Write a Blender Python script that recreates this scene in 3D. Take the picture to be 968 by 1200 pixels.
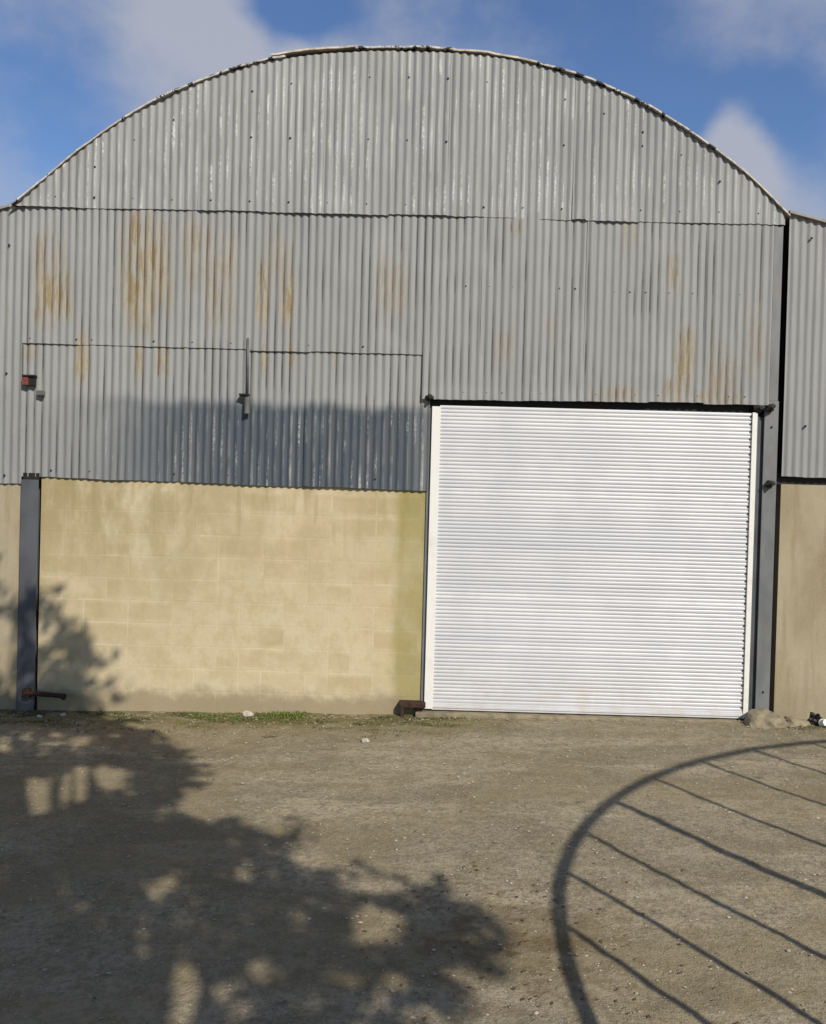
import bpy, bmesh, math, random
from mathutils import Vector, Matrix, noise
R = math.radians
scene = bpy.context.scene
for o in list(bpy.data.objects):
    bpy.data.objects.remove(o)
random.seed(11)

# ------------------------------------------------------------------ camera
cam = bpy.data.cameras.new('camera')
cam_o = bpy.data.objects.new('camera', cam)
scene.collection.objects.link(cam_o)
cam.sensor_fit = 'HORIZONTAL'; cam.sensor_width = 36.0; cam.lens = 36.0*1000/968
cam.clip_start = 0.05; cam.clip_end = 3000
cam_o.matrix_world = (Matrix.Translation((0, -8.55, 2.155)) @ Matrix.Rotation(R(0.52), 4, 'Z')
                      @ Matrix.Rotation(R(90-0.765), 4, 'X') @ Matrix.Rotation(R(1.543), 4, 'Z'))
scene.camera = cam_o

# ------------------------------------------------------------------ light
SUN_EL, SUN_AZ = 38.0, 150.6            # azimuth clockwise from +Y
az, el = R(SUN_AZ), R(SUN_EL)
to_sun = Vector((math.sin(az)*math.cos(el), math.cos(az)*math.cos(el), math.sin(el)))
sun = bpy.data.lights.new('sun', 'SUN')
sun.energy = 5.0; sun.angle = R(0.47); sun.color = (1.0, 0.93, 0.82)
sun_o = bpy.data.objects.new('sun', sun)
scene.collection.objects.link(sun_o)
sun_o.location = to_sun*40
sun_o.rotation_euler = to_sun.to_track_quat('Z', 'Y').to_euler()

world = bpy.data.worlds.new('World'); scene.world = world
world.use_nodes = True
wt = world.node_tree
def build_sky():
    N, L = wt.nodes, wt.links
    bg = N['Background']; bg.inputs[1].default_value = 0.073
    sky = N.new('ShaderNodeTexSky'); sky.sky_type = 'NISHITA'; sky.sun_disc = False
    sky.sun_elevation = el; sky.sun_rotation = az
    sky.air_density = 1.0; sky.dust_density = 0.0; sky.ozone_density = 2.0
    tc = N.new('ShaderNodeTexCoord')
    nrm = N.new('ShaderNodeVectorMath'); nrm.operation = 'NORMALIZE'
    L.new(tc.outputs['Generated'], nrm.inputs[0])
    # ragged edges: the direction is bent by noise before the cloud masses are looked up
    n1 = N.new('ShaderNodeTexNoise'); n1.inputs['Scale'].default_value = 7.0
    n1.inputs['Detail'].default_value = 4; n1.inputs['Roughness'].default_value = .5
    L.new(nrm.outputs[0], n1.inputs['Vector'])
    sub = N.new('ShaderNodeVectorMath'); sub.operation = 'SUBTRACT'; sub.inputs[1].default_value = (.5, .5, .5)
    L.new(n1.outputs['Color'], sub.inputs[0])
    scl = N.new('ShaderNodeVectorMath'); scl.operation = 'SCALE'; scl.inputs['Scale'].default_value = .06
    L.new(sub.outputs[0], scl.inputs[0])
    add = N.new('ShaderNodeVectorMath'); add.operation = 'ADD'
    L.new(nrm.outputs[0], add.inputs[0]); L.new(scl.outputs[0], add.inputs[1])
    nr2 = N.new('ShaderNodeVectorMath'); nr2.operation = 'NORMALIZE'; L.new(add.outputs[0], nr2.inputs[0])
    d = nr2.outputs[0]
    def blob(u, v, k, amp, prev):
        c = Vector((u, 1.0, v)).normalized()
        dt = N.new('ShaderNodeVectorMath'); dt.operation = 'DOT_PRODUCT'; dt.inputs[1].default_value = c
        L.new(d, dt.inputs[0])
        a = N.new('ShaderNodeMath'); a.operation = 'MULTIPLY_ADD'; a.inputs[1].default_value = k; a.inputs[2].default_value = -k
        L.new(dt.outputs['Value'], a.inputs[0])
        e = N.new('ShaderNodeMath'); e.operation = 'EXPONENT'; L.new(a.outputs[0], e.inputs[0])
        m = N.new('ShaderNodeMath'); m.operation = 'MULTIPLY_ADD'; m.inputs[1].default_value = amp
        L.new(e.outputs[0], m.inputs[0])
        if prev is None: m.inputs[2].default_value = 0
        else: L.new(prev, m.inputs[2])
        return m.outputs[0]
    n2 = N.new('ShaderNodeTexNoise'); n2.inputs['Scale'].default_value = 2.6
    n2.inputs['Detail'].default_value = 7; n2.inputs['Roughness'].default_value = .55
    mp = N.new('ShaderNodeMapping'); mp.inputs['Scale'].default_value = (1, 1, 1.8); mp.inputs['Location'].default_value = (3.1, .4, 1.7)
    L.new(nrm.outputs[0], mp.inputs[0]); L.new(mp.outputs[0], n2.inputs['Vector'])
    base = N.new('ShaderNodeMapRange'); base.inputs[1].default_value = .30; base.inputs[2].default_value = .75
    base.inputs[3].default_value = .0; base.inputs[4].default_value = .78
    L.new(n2.outputs['Fac'], base.inputs[0])
    acc = base.outputs[0]
    for u, v, k, amp in SKY_BLOBS:
        acc = blob(u, v, k, amp, acc)
    n3 = N.new('ShaderNodeTexNoise'); n3.inputs['Scale'].default_value = 11; n3.inputs['Detail'].default_value = 7; n3.inputs['Roughness'].default_value = .6
    L.new(nrm.outputs[0], n3.inputs['Vector'])
    wsp = N.new('ShaderNodeMath'); wsp.operation = 'MULTIPLY_ADD'; wsp.inputs[1].default_value = .34; wsp.inputs[2].default_value = -.17
    L.new(n3.outputs['Fac'], wsp.inputs[0])
    sm = N.new('ShaderNodeMath'); sm.operation = 'ADD'; L.new(acc, sm.inputs[0]); L.new(wsp.outputs[0], sm.inputs[1])
    cl = N.new('ShaderNodeMapRange'); cl.interpolation_type = 'SMOOTHSTEP'; L.new(sm.outputs[0], cl.inputs[0])
    cl.inputs[1].default_value = .12; cl.inputs[2].default_value = .72; cl.inputs[3].default_value = .05; cl.inputs[4].default_value = .88
    mix = N.new('ShaderNodeMix'); mix.data_type = 'RGBA'
    L.new(cl.outputs[0], mix.inputs['Factor'])
    sat = N.new('ShaderNodeHueSaturation'); sat.inputs['Saturation'].default_value = 1.2; sat.inputs['Hue'].default_value = .508
    sat.inputs['Value'].default_value = 1.66
    L.new(sky.outputs[0], sat.inputs['Color'])
    L.new(sat.outputs[0], mix.inputs['A'])
    mix.inputs['B'].default_value = (6.1, 6.35, 7.3, 1)
    L.new(mix.outputs['Result'], bg.inputs[0])
# cloud masses and clear holes: (x/y, z/y of the direction, tightness, amount)
SKY_BLOBS = [(-.41, .515, 90, .05), (-.275, .55, 900, .34), (-.22, .525, 2500, .22), (-.165, .526, 3500, .42), (-.12, .53, 3500, .25), (-.185, .566, 1500, -.55),
             (-.13, .572, 1200, -.42), (-.03, .565, 300, .10), (.19, .513, 120, -.22), (.295, .47, 900, -.28), (.328, .430, 2800, .52),
             (.352, .402, 2400, .48), (.38, .372, 2000, .40), (.395, .478, 900, -.34), (.35, .567, 150, .14), (.45, .41, 400, .10), (-.44, .385, 250, -.22)]
build_sky()
vs = scene.view_settings
vs.view_transform = 'Standard'; vs.look = 'None'; vs.exposure = 0.0; vs.gamma = 1.0; vs.use_curve_mapping = False
scene.render.engine = 'CYCLES'
scene.cycles.max_bounces = 5; scene.cycles.diffuse_bounces = 3; scene.cycles.glossy_bounces = 2; scene.cycles.transmission_bounces = 2

# ------------------------------------------------------------------ helpers
COL = scene.collection
def tag(o, label=None, cat=None, group=None, kind=None):
    if label: o['label'] = label
    if cat: o['category'] = cat
    if group: o['group'] = group
    if kind: o['kind'] = kind
    return o
def empty(name, loc):
    o = bpy.data.objects.new(name, None); o.location = loc; o.empty_display_size = .2
    COL.objects.link(o); return o
def link(name, me, mat, parent=None, loc=None):
    """a mesh object whose coordinates are world coordinates unless loc is given"""
    o = bpy.data.objects.new(name, me); COL.objects.link(o)
    if mat and not me.materials: me.materials.append(mat)
    p = Vector(loc) if loc is not None else Vector((0, 0, 0))
    if parent:
        o.parent = parent
        q = parent
        while q: p = p - q.location; q = q.parent
    o.location = p
    return o
def mesh(name, verts, faces, smooth=False):
    me = bpy.data.meshes.new(name); me.from_pydata(verts, [], faces); me.update()
    if smooth: me.polygons.foreach_set('use_smooth', [True]*len(me.polygons))
    return me
def bm_box(bm, x0, x1, y0, y1, z0, z1, bev=0.0, seg=1):
    m = Matrix.Translation(((x0+x1)/2, (y0+y1)/2, (z0+z1)/2)) @ Matrix.Diagonal((x1-x0, y1-y0, z1-z0, 1))
    r = bmesh.ops.create_cube(bm, size=1, matrix=m)
    if bev:
        es = list({e for v in r['verts'] for e in v.link_edges})
        bmesh.ops.bevel(bm, geom=es, offset=bev, segments=seg, affect='EDGES', profile=.6)
def bm_tube(bm, pts, rad, n=8, caps=True):
    pts = [Vector(p) for p in pts]; rings = []
    for i, p in enumerate(pts):
        t = (pts[min(i+1, len(pts)-1)]-pts[max(i-1, 0)]).normalized()
        s = t.cross(Vector((0, 0, 1)))
        if s.length < 1e-3: s = t.cross(Vector((1, 0, 0)))
        s.normalize(); u = s.cross(t)
        r = rad[i] if isinstance(rad, (list, tuple)) else rad
        rings.append([bm.verts.new(p + s*(r*math.cos(a*2*math.pi/n)) + u*(r*math.sin(a*2*math.pi/n))) for a in range(n)])
    for a, b in zip(rings, rings[1:]):
        for k in range(n): bm.faces.new((a[k], a[(k+1) % n], b[(k+1) % n], b[k]))
    if caps:
        bm.faces.new(rings[0][::-1]); bm.faces.new(rings[-1])
def bm_obj(name, bm, mat, parent=None, smooth=False, loc=None):
    bmesh.ops.recalc_face_normals(bm, faces=bm.faces[:])
    me = bpy.data.meshes.new(name); bm.to_mesh(me); bm.free()
    if smooth: me.polygons.foreach_set('use_smooth', [True]*len(me.polygons))
    return link(name, me, mat, parent, loc)
def box(name, x0, x1, y0, y1, z0, z1, mat, parent=None, bev=0.0, seg=1):
    bm = bmesh.new(); bm_box(bm, x0, x1, y0, y1, z0, z1, bev, seg)
    return bm_obj(name, bm, mat, parent)
def lerp(a, b, t): return a+(b-a)*t
def smooth(a, b, x):
    t = min(1, max(0, (x-a)/(b-a))); return t*t*(3-2*t)
def pw(pts, x):
    if x <= pts[0][0]: 
        (xa, ya), (xb, yb) = pts[0], pts[1]; return ya+(yb-ya)*(x-xa)/(xb-xa)
    for i in range(len(pts)-1):
        if x <= pts[i+1][0]:
            p0 = pts[max(i-1, 0)]; p1 = pts[i]; p2 = pts[i+1]; p3 = pts[min(i+2, len(pts)-1)]
            t = (x-p1[0])/(p2[0]-p1[0])
            m1 = (p2[1]-p0[1])/(p2[0]-p0[0])*(p2[0]-p1[0]); m2 = (p3[1]-p1[1])/(p3[0]-p1[0])*(p2[0]-p1[0])
            return ((2*t**3-3*t*t+1)*p1[1]+(t**3-2*t*t+t)*m1+(-2*t**3+3*t*t)*p2[1]+(t**3-t*t)*m2)
    (xa, ya), (xb, yb) = pts[-2], pts[-1]; return yb+(yb-ya)*(x-xb)/(xb-xa)
def nz(x, y, z=0.0): return noise.noise(Vector((x, y, z)))
def ground_z(x, y):
    xx = max(-12, min(12, x))
    return 0.016*xx + 0.012*nz(x*.7, y*.7, 3.0) + 0.009*nz(x*2.3, y*2.3, 8.0)

PITCH, AMP = .0775, .0068               # corrugation
# ------------------------------------------------------------------ materials
class MatB:
    def __init__(s, name, rough=.8, spec=.3):
        s.m = bpy.data.materials.new(name); s.m.use_nodes = True
        s.t = s.m.node_tree; s.N = s.t.nodes; s.L = s.t.links
        s.b = s.N['Principled BSDF']; s.b.inputs['Roughness'].default_value = rough
        s.b.inputs['Specular IOR Level'].default_value = spec
        s.pos = s.N.new('ShaderNodeNewGeometry').outputs['Position']
    def val(s, x, sock):
        if isinstance(x, (int, float)): sock.default_value = x
        elif isinstance(x, tuple): sock.default_value = (x+(1,)) if (len(x) == 3 and sock.type == 'RGBA') else x
        else: s.L.new(x, sock)
    def noise(s, scale, detail=4, rough=.55, stretch=(1, 1, 1), off=(0, 0, 0), vec=None):
        mp = s.N.new('ShaderNodeMapping'); mp.inputs['Scale'].default_value = stretch; mp.inputs['Location'].default_value = off
        s.L.new(vec or s.pos, mp.inputs[0])
        n = s.N.new('ShaderNodeTexNoise'); n.inputs['Scale'].default_value = scale
        n.inputs['Detail'].default_value = min(detail, 4); n.inputs['Roughness'].default_value = rough
        s.L.new(mp.outputs[0], n.inputs['Vector']); return n.outputs['Fac']
    def voro(s, scale, stretch=(1, 1, 1), out='Distance'):
        mp = s.N.new('ShaderNodeMapping'); mp.inputs['Scale'].default_value = stretch; s.L.new(s.pos, mp.inputs[0])
        n = s.N.new('ShaderNodeTexVoronoi'); n.inputs['Scale'].default_value = scale
        s.L.new(mp.outputs[0], n.inputs['Vector']); return n.outputs[out]
    def rng(s, x, a, b, c=0.0, d=1.0, sm=True):
        r = s.N.new('ShaderNodeMapRange'); r.interpolation_type = 'SMOOTHSTEP' if sm else 'LINEAR'
        s.val(x, r.inputs[0])
        for i, q in enumerate((a, b, c, d)): r.inputs[1+i].default_value = q
        return r.outputs[0]
    def math(s, op, a, b=0.0):
        m = s.N.new('ShaderNodeMath'); m.operation = op; s.val(a, m.inputs[0]); s.val(b, m.inputs[1]); return m.outputs[0]
    def mul(s, *a):
        r = a[0]
        for q in a[1:]: r = s.math('MULTIPLY', r, q)
        return r
    def mix(s, f, a, b, blend='MIX'):
        m = s.N.new('ShaderNodeMix'); m.data_type = 'RGBA'; m.blend_type = blend
        s.val(f, m.inputs['Factor']); s.val(a, m.inputs['A']); s.val(b, m.inputs['B']); return m.outputs['Result']
    def attr(s, name):
        a = s.N.new('ShaderNodeAttribute'); a.attribute_name = name; return a.outputs['Fac']
    def orand(s): return s.N.new('ShaderNodeObjectInfo').outputs['Random']
    def axis(s, i):
        x = s.N.new('ShaderNodeSeparateXYZ'); s.L.new(s.pos, x.inputs[0]); return x.outputs[i]
    def bump(s, h, strength=.3, dist=.01):
        b = s.N.new('ShaderNodeBump'); b.inputs['Strength'].default_value = strength; b.inputs['Distance'].default_value = dist
        s.L.new(h, b.inputs['Height']); s.L.new(b.outputs[0], s.b.inputs['Normal'])
    def color(s, c): s.val(c, s.b.inputs['Base Color']); return s.m

def mat_sheet(name, base, dark):
    b = MatB(name, .62, .35)
    big = b.noise(.9, 4); fine = b.noise(6, 4, .6, (1, 1, .15))
    col = b.mix(b.rng(big, .3, .7), base, tuple(c*.86 for c in base))
    col = b.mix(b.mul(b.rng(fine, .35, .75), .35), col, tuple(c*.72 for c in base))
    col = b.mix(b.rng(b.orand(), 0, 1, 0, .6, False), col, (base[0]*.78, base[1]*.80, base[2]*.82))
    # bare galvanised bloom where the paint went
    col = b.mix(b.mul(b.attr('bare'), b.rng(b.noise(8, 4, .6, (1, 1, .2)), .1, .5, .75, 1)), col, dark)
    # rib position: thin dark lines and rust lines that run down single furrows
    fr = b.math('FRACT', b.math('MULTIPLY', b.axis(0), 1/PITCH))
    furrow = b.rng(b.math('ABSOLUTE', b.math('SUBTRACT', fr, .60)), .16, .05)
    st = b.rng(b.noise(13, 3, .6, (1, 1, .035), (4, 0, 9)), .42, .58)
    st = b.mul(furrow, st, b.rng(b.noise(2.2, 3, .6, (1, 1, .8), (7, 2, 1)), .34, .58, .25, 1), b.attr('furrow_dark'))
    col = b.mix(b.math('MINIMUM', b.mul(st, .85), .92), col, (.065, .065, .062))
    # rust: an ochre haze, patchy scabs and dark brown lines in the furrows
    ra = b.attr('rust')
    hz = b.mul(ra, b.rng(b.noise(5, 5, .7, (1, 1, .5), (1, 5, 3)), .30, .66))
    col = b.mix(b.mul(hz, .75), col, (.30, .25, .155))
    sc = b.mul(ra, b.rng(b.noise(26, 5, .75, (1, 1, .13), (6, 2, 8)), .46, .60))
    col = b.mix(b.mul(sc, .85), col, (.205, .148, .072))
    ln = b.mul(b.rng(ra, .1, .6), furrow, b.rng(b.noise(12, 4, .65, (1, 1, .09), (8, 1, 2)), .40, .60))
    col = b.mix(b.mul(ln, .80), col, (.10, .064, .03))
    # flaked white primer and droppings
    fl = b.rng(b.noise(34, 5, .72, (1, 1, .045), (2, 7, 5)), .48, .60)
    fl = b.mul(fl, b.rng(b.noise(4, 3, .6, (1, 1, .5), (9, 1, 4)), .42, .60))
    crest = b.rng(b.math('ABSOLUTE', b.math('SUBTRACT', fr, .5)), .24, .40)
    chalk = b.mul(crest, b.rng(b.noise(12, 3, .6, (1, 1, .06), (12, 3, 7)), .44, .64), b.rng(b.noise(2.5, 3, .6, (1, 1, .6), (2, 6, 1)), .36, .60), b.attr('flake'))
    col = b.mix(b.mul(chalk, .55), col, (.48, .48, .46))
    spk = b.rng(b.noise(55, 4, .75, (1, 1, .6), (1, 2, 3)), .42, .56)
    col = b.mix(b.mul(fl, crest, spk, b.attr('flake')), col, (.54, .535, .51))
    b.bump(b.noise(60, 3, .6), .12, .004)
    return b.color(col)
M = {}
M['sheet'] = mat_sheet('painted_corrugated_iron', (.276, .279, .272), (.050, .064, .080))

def mat_block(name, mortar=False):
    b = MatB(name, .92, .15)
    col = b.mix(b.rng(b.noise(.8, 5, .65), .36, .64), (.535, .46, .32), (.51, .425, .285))
    mott = b.noise(5.5, 6, .72, (1, 1, .8), (2, 9, 4))
    col = b.mix(b.rng(mott, .40, .68, 0, .65), col, (.415, .345, .215))
    if not mortar:
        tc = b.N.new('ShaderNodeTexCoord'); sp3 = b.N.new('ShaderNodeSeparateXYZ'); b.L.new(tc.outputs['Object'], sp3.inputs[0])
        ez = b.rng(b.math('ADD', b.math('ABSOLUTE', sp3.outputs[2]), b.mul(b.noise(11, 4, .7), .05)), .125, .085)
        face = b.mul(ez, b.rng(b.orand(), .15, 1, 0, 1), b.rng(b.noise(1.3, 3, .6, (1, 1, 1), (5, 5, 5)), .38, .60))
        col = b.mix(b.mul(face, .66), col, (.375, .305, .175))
    else:
        col = b.mix(b.rng(b.noise(1.7, 4, .6), .50, .62, 0, .5), col, (.62, .54, .385))
    x, z = b.axis(0), b.axis(2)
    n1 = b.noise(2.2, 5, .65, (1, 1, .45), (3, 0, 2))
    # olive weathering running down from the top, more to the left
    top = b.mul(b.rng(z, .5, 2.2), b.rng(x, -.7, -3.5, .3, 1.0), b.rng(n1, .34, .58))
    col = b.mix(b.mul(top, .9), col, (.29, .24, .13))
    dr = b.rng(b.noise(9, 3, .5, (1, 1, .12), (0, 3, 1)), .52, .70)
    col = b.mix(b.mul(dr, b.rng(z, 1.2, 2.35), .5), col, (.25, .19, .09))
    # green algae strip beside the door
    al = b.mul(b.rng(b.math('ADD', x, b.mul(b.noise(2, 4, .7, (1, 1, .5)), .10)), -.25, -.12),
               b.rng(b.noise(2.4, 4, .6, (1, 1, .7), (5, 0, 0)), .25, .6, .45, 1))
    col = b.mix(b.mul(al, .72), col, (.235, .21, .07))
    ho = b.mul(b.rng(x, -.60, -.22), b.rng(b.noise(3, 4, .6), .4, .65), .3)
    col = b.mix(ho, col, (.36, .29, .10))
    # splashed grey foot of the wall
    ft = b.rng(b.math('ADD', z, b.mul(b.noise(3, 5, .7), .35)), .42, .26)
    col = b.mix(b.mul(ft, .8), col, (.235, .20, .13))
    # small pits and dark specks
    sp = b.rng(b.voro(16), .05, .11, 1, 0)
    sp = b.mul(sp, b.rng(b.noise(3.5, 2), .55, .7))
    col = b.mix(b.mul(sp, .55), col, (.17, .12, .06))
    gr = b.noise(120, 3, .7)
    col = b.mix(b.rng(gr, .3, .7, 0, .28), col, (.33, .25, .12))
    b.bump(b.math('ADD', b.mul(gr, .6), b.mul(b.noise(14, 5, .65), 1.4)), .35, .006)
    return b.color(col)
M['block'] = mat_block('wall_block'); M['mortar'] = mat_block('wall_mortar', True)

def mat_render_wall():
    b = MatB('cement_render', .93, .15)
    n = b.noise(1.6, 5, .65, (1, 1, .5))
    col = b.mix(b.rng(n, .35, .65), (.33, .285, .20), (.255, .212, .14))
    dr = b.rng(b.noise(10, 4, .55, (1, 1, .1)), .50, .72)
    col = b.mix(b.mul(dr, .55), col, (.20, .15, .07))
    col = b.mix(b.mul(b.rng(b.axis(2), .55, .1), b.rng(b.noise(4, 5, .7), .3, .6), .6), col, (.24, .205, .14))
    g = b.noise(90, 3, .7)
    col = b.mix(b.rng(g, .45, .75, 0, .4), col, (.44, .36, .23))
    b.bump(b.math('ADD', g, b.mul(b.noise(12, 5, .6), 1.5)), .4, .006)
    return b.color(col)
M['render'] = mat_render_wall()

def mat_plain(name, col, rough=.6, spec=.35, var=.25, scale=7, stretch=(1, 1, 1), metal=0.0, bump=.1):
    b = MatB(name, rough, spec); b.b.inputs['Metallic'].default_value = metal
    n = b.noise(scale, 5, .62, stretch)
    c = b.mix(b.rng(n, .3, .7), col, tuple(q*(1-var) for q in col))
    b.bump(b.noise(scale*9, 3, .6), bump, .003)
    return b.color(c)
def mat_post():
    b = MatB('weathered_steel_post', .5, .45)
    col = b.mix(b.rng(b.noise(3, 5, .65, (1, 1, .4)), .35, .65), (.155, .16, .16), (.105, .11, .115))
    col = b.mix(b.mul(b.rng(b.noise(9, 5, .7, (1, 1, .4), (2, 2, 2)), .58, .70), .6), col, (.17, .13, .10))
    col = b.mix(b.rng(b.noise(50, 3, .7), .70, .74), col, (.04, .035, .03))
    b.bump(b.noise(40, 3), .12, .003)
    return b.color(col)
M['post'] = mat_post()
M['bluepost'] = mat_plain('dark_blue_grey_post_and_jamb_shade', (.085, .09, .10), .45, .5, .35, 4, (1, 1, .5))
M['black'] = mat_plain('black_steel_and_gaps', (.018, .016, .013), .6, .3, .4, 12)
M['rusty'] = mat_plain('rusted_iron', (.055, .03, .02), .8, .2, .5, 20, bump=.4)
M['bolt'] = mat_plain('tarry_bolt', (.05, .048, .045), .6, .3, .4, 30)
M['conduit'] = mat_plain('grey_conduit', (.13, .13, .12), .6, .3, .3, 10)
M['red'] = mat_plain('faded_red_paint', (.20, .05, .04), .6, .3, .4, 25)
M['interior'] = mat_plain('dark_interior_lining', (.05, .047, .042), .9, .1, .3, 2)
M['concrete'] = mat_plain('old_concrete', (.29, .245, .165), .95, .1, .45, 9, bump=.6)
M['whiteplastic'] = mat_plain('white_plastic', (.80, .78, .70), .4, .5, .1, 20)
M['blackrag'] = mat_plain('black_plastic_scrap', (.012, .010, .009), .5, .4, .4, 20)
M['roof'] = mat_plain('roof_corrugated_iron', (.30, .29, .27), .65, .3, .35, 4)
M['roofedge'] = mat_plain('pale_flaked_roof_edge', (.62, .56, .46), .75, .2, .5, 14)
def mat_rim():
    b = MatB('flaked_roof_rim', .8, .2)
    col = b.mix(b.rng(b.noise(16, 4, .7), .35, .6), (.58, .55, .49), (.36, .345, .32))
    col = b.mix(b.rng(b.noise(9, 4, .7, (1, .3, 1), (3, 3, 3)), .52, .58), col, (.035, .033, .03))
    return b.color(col)
M['rim'] = mat_rim()
M['roofedge2'] = mat_plain('dark_roof_edge', (.12, .115, .11), .8, .2, .6, 9)
M['frame'] = mat_plain('galvanised_tube', (.25, .25, .25), .4, .5, .2, 9, metal=.6)
M['bark'] = mat_plain('tree_bark', (.09, .07, .05), .95, .1, .5, 14, bump=.8)

def mat_white():
    b = MatB('white_shutter_paint', .38, .45)
    n = b.noise(1.5, 4, .6)
    col = b.mix(b.rng(n, .35, .65), (.58, .58, .59), (.51, .515, .53))
    col = b.mix(b.rng(b.orand(), 0, 1, 0, .6, False), col, (.44, .45, .48))
    col = b.mix(b.mul(b.rng(b.noise(7, 5, .7, (.5, 1, 3)), .55, .75), .35), col, (.60, .585, .56))
    col = b.mix(b.mul(b.rng(b.axis(2), .75, .1), b.rng(b.noise(5, 5, .7), .40, .66), .5), col, (.46, .42, .36))
    return b.color(col)
M['white'] = mat_white()
def mat_cream():
    b = MatB('white_guide_rail', .4, .45)
    col = b.mix(b.mul(b.rng(b.noise(5, 5, .7), .5, .75), .5), (.68, .67, .63), (.50, .48, .42))
    return b.color(col)
M['guide'] = mat_cream()

def mat_ground():
    b = MatB('gravel_yard', .95, .12)
    big = b.noise(.35, 5, .6); mid = b.noise(1.7, 5, .65); fin = b.noise(28, 4, .75); vf = b.noise(110, 2, .7)
    col = b.mix(b.rng(big, .36, .64), (.325, .295, .225), (.265, .242, .185))
    col = b.mix(b.mul(b.rng(mid, .44, .62), .7), col, (.20, .172, .115))
    tr = b.noise(1.3, 6, .65, (.30, 1.5, 1), (2, 1, 0))
    col = b.mix(b.mul(b.rng(tr, .47, .60), .65), col, (.42, .375, .295))
    col = b.mix(b.rng(b.noise(9, 5, .75, (1, 1, 1), (3, 8, 0)), .48, .62, 0, .6), col, (.175, .152, .108))
    col = b.mix(b.rng(fin, .42, .64, 0, .58), col, (.135, .12, .09))
    col = b.mix(b.mul(b.rng(vf, .52, .70), .6), col, (.46, .41, .32))
    col = b.mix(b.rng(b.noise(.55, 5, .7, (.6, 1.2, 1), (11, 4, 0)), .46, .60, 0, .5), col, (.235, .195, .125))
    # stones set in the surface
    v1 = b.voro(42); vc = b.voro(42, out='Color')
    sx = b.N.new('ShaderNodeSeparateXYZ'); b.L.new(vc, sx.inputs[0])
    st = b.mul(b.rng(v1, .28, .36, 1, 0), b.rng(sx.outputs[0], .80, .84))
    col = b.mix(b.mul(st, .8), col, b.mix(sx.outputs[1], (.22, .19, .145), (.40, .36, .29)))
    # dark spots picked by noise
    sp = b.rng(b.noise(2.9, 4, .6, (1, 1, 1), (7, 3, 0)), .67, .74)
    col = b.mix(b.mul(sp, .65), col, (.055, .046, .036))
    # brown leafy dirt patch in front
    dx = b.N.new('ShaderNodeVectorMath'); dx.operation = 'DISTANCE'; dx.inputs[1].default_value = (.45, -4.35, 0)
    b.L.new(b.pos, dx.inputs[0])
    br = b.mul(b.rng(dx.outputs['Value'], 1.0, .15), b.rng(b.noise(6, 4, .6), .42, .62))
    col = b.mix(b.mul(br, .55), col, (.115, .075, .035))
    # mossy strip along the wall
    y = b.axis(1); x = b.axis(0)
    mo = b.mul(b.rng(b.math('ADD', y, b.mul(b.noise(1.6, 5, .65), 1.1)), -.25, .30), b.rng(x, 1.3, .1))
    mo = b.mul(mo, b.rng(b.noise(4.5, 6, .75, (.6, 1.3, 1)), .36, .56))
    col = b.mix(b.mul(mo, .85), col, (.13, .122, .04))
    mo2 = b.mul(b.rng(y, -1.3, -.3), b.rng(b.noise(2.2, 5, .7, (1, 1, 1), (4, 4, 0)), .42, .66))
    col = b.mix(b.mul(mo2, .5), col, (.185, .16, .085))
    h = b.math('ADD', b.mul(fin, 1.0), b.math('ADD', b.mul(st, .5), b.mul(vf, .35)))
    col = b.mix(1.0, col, (.90, .86, .77), 'MULTIPLY')
    b.bump(h, .9, .016)
    return b.color(col)
M['ground'] = mat_ground()
def mat_leaf(name, c1, c2, trans=.25):
    b = MatB(name, .6, .3)
    b.b.inputs['Transmission Weight'].default_value = 0
    col = b.mix(b.rng(b.noise(9, 3), .35, .65), c1, c2)
    return b.color(col)
M['leaf'] = mat_leaf('tree_leaf', (.045, .085, .022), (.075, .11, .03))
M['grass'] = mat_leaf('grass_blade', (.085, .115, .022), (.13, .15, .035))
M['moss'] = mat_leaf('low_weed', (.065, .07, .022), (.10, .095, .03))
M['dead'] = mat_leaf('dead_leaf', (.10, .06, .03), (.05, .032, .018))
M['pebble'] = (lambda b: b.color(b.mix(b.noise(14, 2, .5), (.13, .11, .08), (.52, .47, .38))))(MatB('pebbles', .9, .15))
M['chalk'] = mat_plain('pale_stone', (.46, .42, .34), .9, .15, .25, 30, bump=.4)

# ------------------------------------------------------------------ ground
def build_ground():
    def axis(near0, near1, step, far):
        a = [near0+i*step for i in range(int((near1-near0)/step)+1)]
        lo, hi = [], []
        d = step*2; p = near0
        while p > -far: p -= d; lo.append(p); d *= 1.6
        d = step*2; p = near1
        while p < far: p += d; hi.append(p); d *= 1.6
        return lo[::-1]+a+hi
    xs = axis(-6.5, 6.5, .05, 900); ys = axis(-6.5, .6, .05, 900)
    V = [(x, y, ground_z(x, y) + (.009*nz(x*6, y*6, 1) + .005*nz(x*17, y*17, 4) if abs(x) < 8 and -8 < y < 1 else 0)) for y in ys for x in xs]
    nx = len(xs)
    F = [(j*nx+i, j*nx+i+1, (j+1)*nx+i+1, (j+1)*nx+i) for j in range(len(ys)-1) for i in range(nx-1)]
    tag(link('ground', mesh('ground', V, F, True), M['ground']), kind='structure')
build_ground()

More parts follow.
